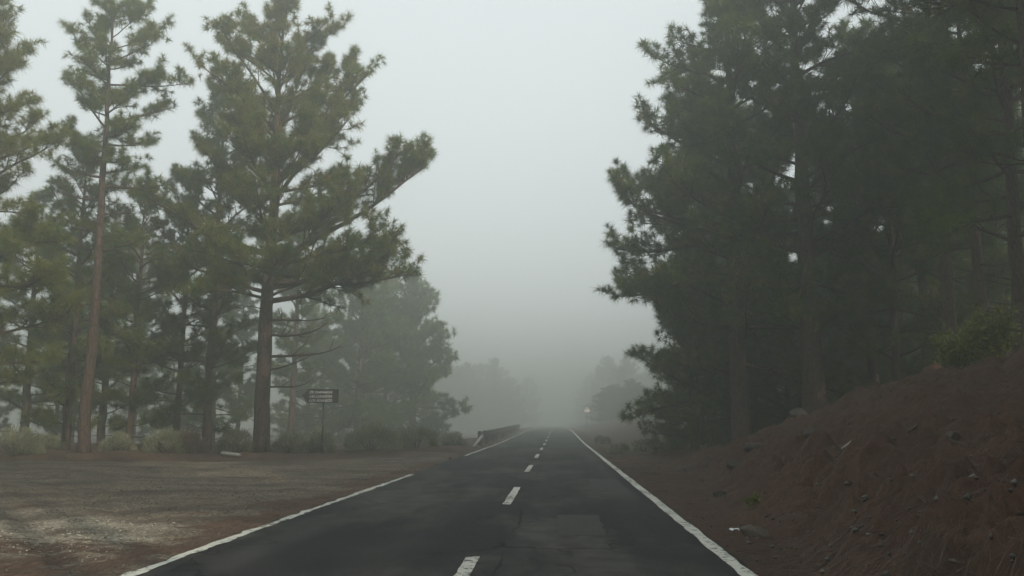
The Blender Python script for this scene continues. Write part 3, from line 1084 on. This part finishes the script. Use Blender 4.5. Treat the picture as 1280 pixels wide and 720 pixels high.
G_B = 'yellow green bushes on top of the bank'
for k, (px, dep, R, H, lab) in enumerate(((1208, 24.0, 1.05, 1.2, 'yellow green leafy bush at the crest of the bank'),
                                          (1252, 23.0, 1.15, 1.35, 'green leafy bush on the bank by the right edge, right of the yellow green one'))):
    s = make_bush(260 + k, R, H, 2200)
    p = at(px, 528, dep)
    s.location = (p.x, dep, hz(p.x, dep, True) - 0.03)
    tag(s, lab, group=G_B)
for k, (px, py, dep, R, lab) in enumerate(((940, 625, 15.0, 0.16, 'tiny yellow green moss tuft low on the bank near the verge'),
                                           (1132, 650, 10.8, 0.13, 'small pale green plant on the lower slope of the bank'),
                                           (1040, 566, 15.5, 0.16, 'small olive plant halfway up the bank'))):
    s = make_bush(270 + k, R, R * 1.1, 160)
    for c in s.children:
        c.scale = (0.6, 0.6, 0.6)
    p = at(px, 528, dep)
    s.location = (p.x, dep, hz(p.x, dep, True))
    tag(s, lab)


# ------------------------------------------------------------------ rocks, log, wrapper
def make_rock(name, mat, size, seed, loc, rot):
    r = np.random.default_rng(seed)
    import bmesh
    bm = bmesh.new()
    bmesh.ops.create_icosphere(bm, subdivisions=3, radius=1.0)
    planes = unit(r.normal(size=(9, 3)))
    off = r.uniform(0.55, 0.9, 9)
    for v in bm.verts:
        c = np.array(v.co)
        for q, o_ in zip(planes, off):
            e = c @ q - o_
            if e > 0:
                c = c - q * e * 0.9
        c *= 1 + 0.10 * float(fbm(np.array([c[0] * 2 + seed]), np.array([c[1] * 2 + c[2] * 1.3]), seed, 3)[0])
        v.co = Vector(c * np.array(size))
    me = bpy.data.meshes.new(name)
    bm.to_mesh(me)
    bm.free()
    o = finish(me, name, mat)
    o.location, o.rotation_euler = loc, rot
    return o


def stone_at(px, py_unused, dep, size, mat, seed, lab, sink=0.3, rot=(0, 0, 0), group=None, name='rock'):
    p = at(px, 528, dep)
    o = make_rock(name, mat, size, seed, (p.x, dep, hz(p.x, dep, True) + size[2] * (1 - 2 * sink)), rot)
    return tag(o, lab, 'rock', group)


stone_at(938, 662, 12.05, (0.22, 0.13, 0.09), M['pale_rock'], 301, 'pale flat stone on the verge beside the white wrapper', 0.25, (0.1, 0.15, -0.3))
stone_at(1060, 597, 13.6, (0.11, 0.10, 0.17), M['pale_rock'], 302, 'pale upright stone halfway up the bank', 0.25, (0.2, 0.1, 0.4))
stone_at(945, 578, 22.5, (0.35, 0.28, 0.26), M['rock'], 303, 'dark jutting rock on the near shoulder of the bank', 0.35, (0.3, 0.2, 0.5))
stone_at(915, 590, 21.5, (0.26, 0.2, 0.16), M['rock'], 304, 'grey rock low on the shoulder left of the dark jutting one', 0.35, (0.1, 0.4, 1.2))
stone_at(1000, 502, 30.0, (0.34, 0.28, 0.25), M['rock'], 305, 'grey rock on the crest below the thickest trunk', 0.3, (0.3, 0.1, 0.2))
stone_at(896, 612, 18.2, (0.16, 0.14, 0.11), M['rock'], 306, 'small grey rock at the foot of the bank', 0.3, (0.2, 0.1, 2.2))
stone_at(1012, 545, 19.5, (0.2, 0.16, 0.13), M['rock'], 307, 'brown rock on the upper slope left of the olive plant', 0.35, (0.2, 0.4, 2.2))
stone_at(1190, 590, 12.6, (0.12, 0.1, 0.08), M['pale_rock'], 308, 'small pale rock on the right part of the bank', 0.3, (0.2, 0.4, 1.2))
stone_at(860, 583, 27.5, (0.3, 0.22, 0.18), M['rock'], 309, 'dark rock where the bank meets the verge in the distance', 0.3, (0.2, 0.1, 1.0))

# bleached log end at the forest edge
mb = MB()
p = at(290, 528, 37.2)
zz = hz(p.x, 37.2, True) + 0.05
mb.tube([(p.x - .42, 37.3, zz + .05), (p.x - .1, 37.2, zz + .04), (p.x + .3, 37.1, zz), (p.x + .48, 37.05, zz - 0.02)], [0.085, 0.095, 0.08, 0.06], 9, rough=0.15, seed=4)
tag(mb.build('log', M['pale_wood'], None, True), 'short bleached log lying at the lot edge left of the big pine', 'log')

# fallen sticks on the bank
G_K = 'sticks lying on the bank'
for k, (px, dep, L, az, lab) in enumerate(((1075, 15.2, 0.9, 0.5, 'thin pale stick lying beside the upright stone'), (985, 17.5, 1.0, 2.6, 'dark stick across the slope below the brown rock'),
                                           (1150, 14.0, 1.1, 0.9, 'long dark stick across the middle of the bank'), (1225, 11.5, 0.8, 2.2, 'short dark stick low on the right of the bank'))):
    p = at(px, 528, dep)
    q = [(p.x + math.cos(az) * L * t, dep + math.sin(az) * L * t, hz(p.x + math.cos(az) * L * t, dep + math.sin(az) * L * t, True) + 0.025 + 0.02 * math.sin(t * 7)) for t in (-.5, -.2, .1, .3, .5)]
    mb = MB()
    mb.tube(q, [0.018, 0.02, 0.017, 0.014, 0.008], 6, rough=0.2, seed=k)
    tag(mb.build('fallen_stick', M['wood'] if k else M['pale_wood'], None, True), lab, 'stick', G_K)

# white wrapper on the verge
p = at(913, 528, 12.75)
r = np.random.default_rng(9)
gx, gy = np.meshgrid(np.linspace(-.07, .07, 7), np.linspace(-.035, .035, 5))
gz = 0.03 + 0.035 * np.abs(fbm(gx * 22, gy * 22, 91, 3)) + 0.012 * np.sin(gx * 40)
i = np.arange(35).reshape(5, 7)
f = np.stack([i[:-1, :-1], i[:-1, 1:], i[1:, 1:], i[1:, :-1]], -1).reshape(-1, 4)
o = raw_mesh('wrapper', np.stack([gx, gy, gz], -1).reshape(-1, 3), f, M['litter_white'])
sm = o.modifiers.new('thickness', 'SOLIDIFY')
sm.thickness = 0.004
o.location = (p.x, 12.75, hz(p.x, 12.75, True) - 0.008)
o.rotation_euler = (0.12, 0.15, -0.35)
tag(o, 'small crumpled white wrapper on the right verge', 'wrapper')


# ------------------------------------------------------------------ arrow sign
DS = 40.6
ps = at(404, 495, DS)
g0 = hz(ps.x, DS)
sign = empty('direction_sign', (ps.x, DS, g0), RAD(4))
tag(sign, 'dark arrow sign with three lines of white lettering pointing left', 'sign')
cz = ps.z - g0
wd, hh, tp_ = 1.42, 0.64, 0.27
pr = [(-wd / 2, -hh / 2), (wd / 2, -hh / 2), (wd / 2, hh / 2), (-wd / 2, hh / 2), (-wd / 2 - tp_, 0)]
v = [(x, -0.03, z + cz) for x, z in pr] + [(x, 0.03, z + cz) for x, z in pr]
mb = MB()
mb.add(v, [(0, 1, 2, 3, 4), (9, 8, 7, 6, 5)] + [(k, k + 5, (k + 1) % 5 + 5, (k + 1) % 5) for k in range(5)])
mb.build('board', M['board'], sign)
mb = MB()
mb.tube([(0.0, 0.09, -0.4), (0.0, 0.09, cz + hh / 2 - 0.04)], [0.04, 0.04], 12)
mb.build('post', M['post_green'], sign, True)
mb = MB()
for z in (-0.17, 0.17):
    mb.box((0, 0.055, cz + z), (0.20, 0.044, 0.05))
mb.build('bracket', M['steel'], sign)
for k, s in enumerate(('ZR CHANAJIGA', 'LAS LLANADAS', 'LOS REALEJOS')):
    cu = bpy.data.curves.new('lettering', 'FONT')
    cu.body = s
    cu.size = 0.16
    cu.space_character = 1.1
    cu.offset = 0.0
    cu.shear = 0.25
    cu.align_x = 'LEFT'
    to = bpy.data.objects.new('tmp', cu)
    C.objects.link(to)
    dg = bpy.context.evaluated_depsgraph_get()
    me = bpy.data.meshes.new_from_object(to.evaluated_get(dg))
    bpy.data.objects.remove(to)
    co = np.empty(len(me.vertices) * 3, np.float32)
    me.vertices.foreach_get('co', co)
    co = co.reshape(-1, 3)
    wx = co[:, 0].max() - co[:, 0].min()
    co[:, 0] = (co[:, 0] - co[:, 0].min()) * (1.05 / wx)
    me.vertices.foreach_set('co', co.ravel())
    me.materials.clear()
    o = finish(me, 'lettering', M['white'], sign)
    o.rotation_euler = (RAD(90), 0, 0)
    o.location = (-0.63, -0.034, cz + 0.12 - 0.19 * k)

# ------------------------------------------------------------------ wooden crash barrier
bar = empty('wooden_barrier', (-5.1, 56, hz(-5.1, 56)))
tag(bar, 'weathered wooden crash barrier along the left road edge in the mist', 'barrier')
Bo = Vector(bar.location)


def bz(x, y):
    return float(prof(y)) - 0.1


ysb = [58 + 4 * k for k in range(15)]
for y in ysb:
    mb = MB()
    x = -5.1
    mb.tube(np.array([(x, y, bz(x, y) - 0.3), (x, y, bz(x, y) + 0.98)]) - np.array(Bo), [0.15, 0.145], 10, rough=0.08, seed=int(y))
    mb.build('post', M['wood'], bar, True)
for a, b_ in zip(ysb[:-1], ysb[1:]):
    mb = MB()
    q = Vector((-4.89, (a + b_) / 2, (bz(0, a) + bz(0, b_)) / 2 + 0.80)) - Bo
    mb.box(q, (0.10, b_ - a - 0.03, 0.30), Matrix.Rotation(math.atan2(bz(0, b_) - bz(0, a), b_ - a), 3, 'X'))
    mb.build('rail', M['wood'], bar)
mb = MB()
mb.tube(np.array([(-5.25, 53.6, bz(0, 54) - 0.1), (-4.95, 57.9, bz(0, 58) + 0.66)]) - np.array(Bo), [0.09, 0.1], 8)
o = mb.build('end_rail', M['pale_wood'], bar, True)
o['label'] = 'pale end rail sloping down into the ground'

# ------------------------------------------------------------------ warning triangle far right
DT = 104
pt = at(733.5, 512, DT)
gt = hz(pt.x, DT)
ws = empty('warning_sign', (pt.x, DT, gt))
tag(ws, 'faint white triangular warning sign on the right far down the road', 'sign')
c = pt.z - gt


def tri(s, y0, y1, name, mat):
    h = s * math.sqrt(3) / 2
    p = [(-s / 2, -h / 3), (s / 2, -h / 3), (0, 2 * h / 3)]
    # clipped corners
    pts = []
    for k in range(3):
        a, b_, d_ = np.array(p[k - 1]), np.array(p[k]), np.array(p[(k + 1) % 3])
        pts += [b_ + (a - b_) * 0.07, b_ + (d_ - b_) * 0.07]
    v = [(x, y0, z + c) for x, z in pts] + [(x, y1, z + c) for x, z in pts]
    mb = MB()
    mb.add(v, [tuple(range(6)), tuple(range(11, 5, -1))] + [(k, k + 6, (k + 1) % 6 + 6, (k + 1) % 6) for k in range(6)])
    return mb.build(name, mat, ws)


tri(1.05, 0.0, 0.02, 'border', M['red'])
tri(0.92, -0.006, -0.001, 'face', M['white'])
mb = MB()
mb.tube([(0, 0.06, -0.3), (0, 0.06, c + 0.3)], [0.04, 0.04], 10)
mb.build('post', M['steel'], ws, True)


# ------------------------------------------------------------------ what nobody can count: needles and pebbles on the ground
def lay_needles(name, n, xr, yr, dens, seed, L=(0.12, 0.26), wid=0.006, lift=0.02):
    r = np.random.default_rng(seed)
    x, y = r.uniform(*xr, n), yr[0] + (yr[1] - yr[0]) * r.uniform(0, 1, n) ** 1.5
    k = r.uniform(size=n) < dens(x, y)
    x, y = x[k], y[k]
    m = len(x)
    a, l = r.uniform(0, 6.28, m), r.uniform(*L, m)
    dx, dy = np.cos(a) * l / 2, np.sin(a) * l / 2
    z0, z1 = height(x - dx, y - dy, True), height(x + dx, y + dy, True)
    up = r.uniform(0.1, 1, m) ** 2 * lift
    p0 = np.stack([x - dx, y - dy, z0 + up * .6], 1)
    p1 = np.stack([x + dx, y + dy, z1 + up], 1)
    s = np.stack([-np.sin(a), np.cos(a), r.uniform(-.6, .6, m)], 1) * (wid * r.uniform(.6, 1.5, m))[:, None]
    v = np.stack([p0 - s, p0 + s, p1], 1).reshape(-1, 3)
    cl = np.clip(0.5 + 0.9 * fbm(x * 0.9, y * 0.9, seed, 3) + r.normal(size=m) * 0.2, 0, 1)
    o = raw_mesh(name, v, np.arange(3 * m).reshape(-1, 3), M['straw'], None, False, np.repeat(cl, 3))
    return tag(o, kind='stuff')


o = lay_needles('needle_litter', 260000, (XR + 0.15, 16.5), (5, 40), lambda x, y: 0.25 + 0.9 * sstep(-0.1, 0.25, fbm(x * 0.7, y * 0.7, 401, 3)), 401, wid=0.0023, lift=0.05)
tag(o, 'rust brown fallen pine needles covering the right bank and verge', 'needle litter')
o = lay_needles('needle_litter', 70000, (-30, XL - 0.05), (6, 40), lambda x, y: np.clip(lot_litter(x, y) - 0.35, 0, 0.8), 403, wid=0.005, lift=0.03)
tag(o, 'rust brown fallen pine needles on the gravel lot and its edges', 'needle litter')


def lay_pebbles(name, n, xr, yr, dens, seed, size, tintf):
    r = np.random.default_rng(seed)
    x, y = r.uniform(*xr, n), yr[0] + (yr[1] - yr[0]) * r.uniform(0, 1, n) ** 1.6
    k = r.uniform(size=n) < dens(x, y)
    x, y = x[k], y[k]
    m = len(x)
    s = size[0] + (size[1] - size[0]) * r.uniform(0, 1, m) ** 2.5
    o6 = np.array([(1, 0, 0), (0, 1, 0), (-1, 0, 0), (0, -1, 0), (0, 0, .7), (0, 0, -.6)], float)
    a = r.uniform(0, 6.28, m)
    ca, sa = np.cos(a), np.sin(a)
    j = o6[None] * r.uniform(0.6, 1.3, (m, 6, 1)) + r.normal(size=(m, 6, 3)) * 0.12
    q = np.stack([j[..., 0] * ca[:, None] - j[..., 1] * sa[:, None], j[..., 0] * sa[:, None] + j[..., 1] * ca[:, None], j[..., 2]], -1) * s[:, None, None]
    c_ = np.stack([x, y, height(x, y, True) + s * 0.35], 1)
    v = (c_[:, None] + q).reshape(-1, 3)
    f8 = np.array([(0, 1, 4), (1, 2, 4), (2, 3, 4), (3, 0, 4), (1, 0, 5), (2, 1, 5), (3, 2, 5), (0, 3, 5)])
    f = (np.arange(m)[:, None, None] * 6 + f8[None]).reshape(-1, 3)
    o = raw_mesh(name, v, f, M['pebble'], None, False, np.repeat(np.clip(tintf(x, y, r, m), 0, 1), 6))
    return tag(o, kind='stuff')


o = lay_pebbles('gravel', 60000, (-22, XL - 0.15), (6, 34), lambda x, y: np.clip(0.22 + 0.8 * sun_patch_mask(x, y) - 0.2 * np.clip(lot_litter(x, y), 0, 1), 0, 1), 411, (0.005, 0.024),
                lambda x, y, r, m: 0.40 + r.normal(size=m) * 0.16 + 0.42 * sun_patch_mask(x, y))
tag(o, 'loose grey gravel on the lot, paler in painted sun patches', 'gravel')
o = lay_pebbles('gravel', 7000, (XR + 0.1, 12), (6, 34), lambda x, y: 0.12 + 0.6 * np.exp(-((x - foot(y) - 0.8) / 0.9) ** 2), 413, (0.008, 0.05),
                lambda x, y, r, m: 0.28 + r.normal(size=m) * 0.15)
tag(o, 'dark clods and stones along the foot of the bank', 'stones')

# ------------------------------------------------------------------ fog
HAZE = 0.0084
m, n = new_mat('fog')
b = NB(n)
pv = b.node('ShaderNodeVolumePrincipled')
pv.inputs['Color'].default_value = (0.725, 0.755, 0.71, 1)
pv.inputs['Density'].default_value = HAZE
pv.inputs['Density Attribute'].default_value = ''
pv.inputs['Anisotropy'].default_value = 0.65
oo = b.node('ShaderNodeOutputMaterial')
n.links.new(pv.outputs[0], oo.inputs['Volume'])
mb = MB()
ztop, zbot = 24.5, -9.5
mb.box((0, 250, (ztop + zbot) / 2), (1060, 640, ztop - zbot))
o = mb.build('haze', m)
tag(o, 'pale fog filling the whole road and forest', 'fog', kind='stuff')
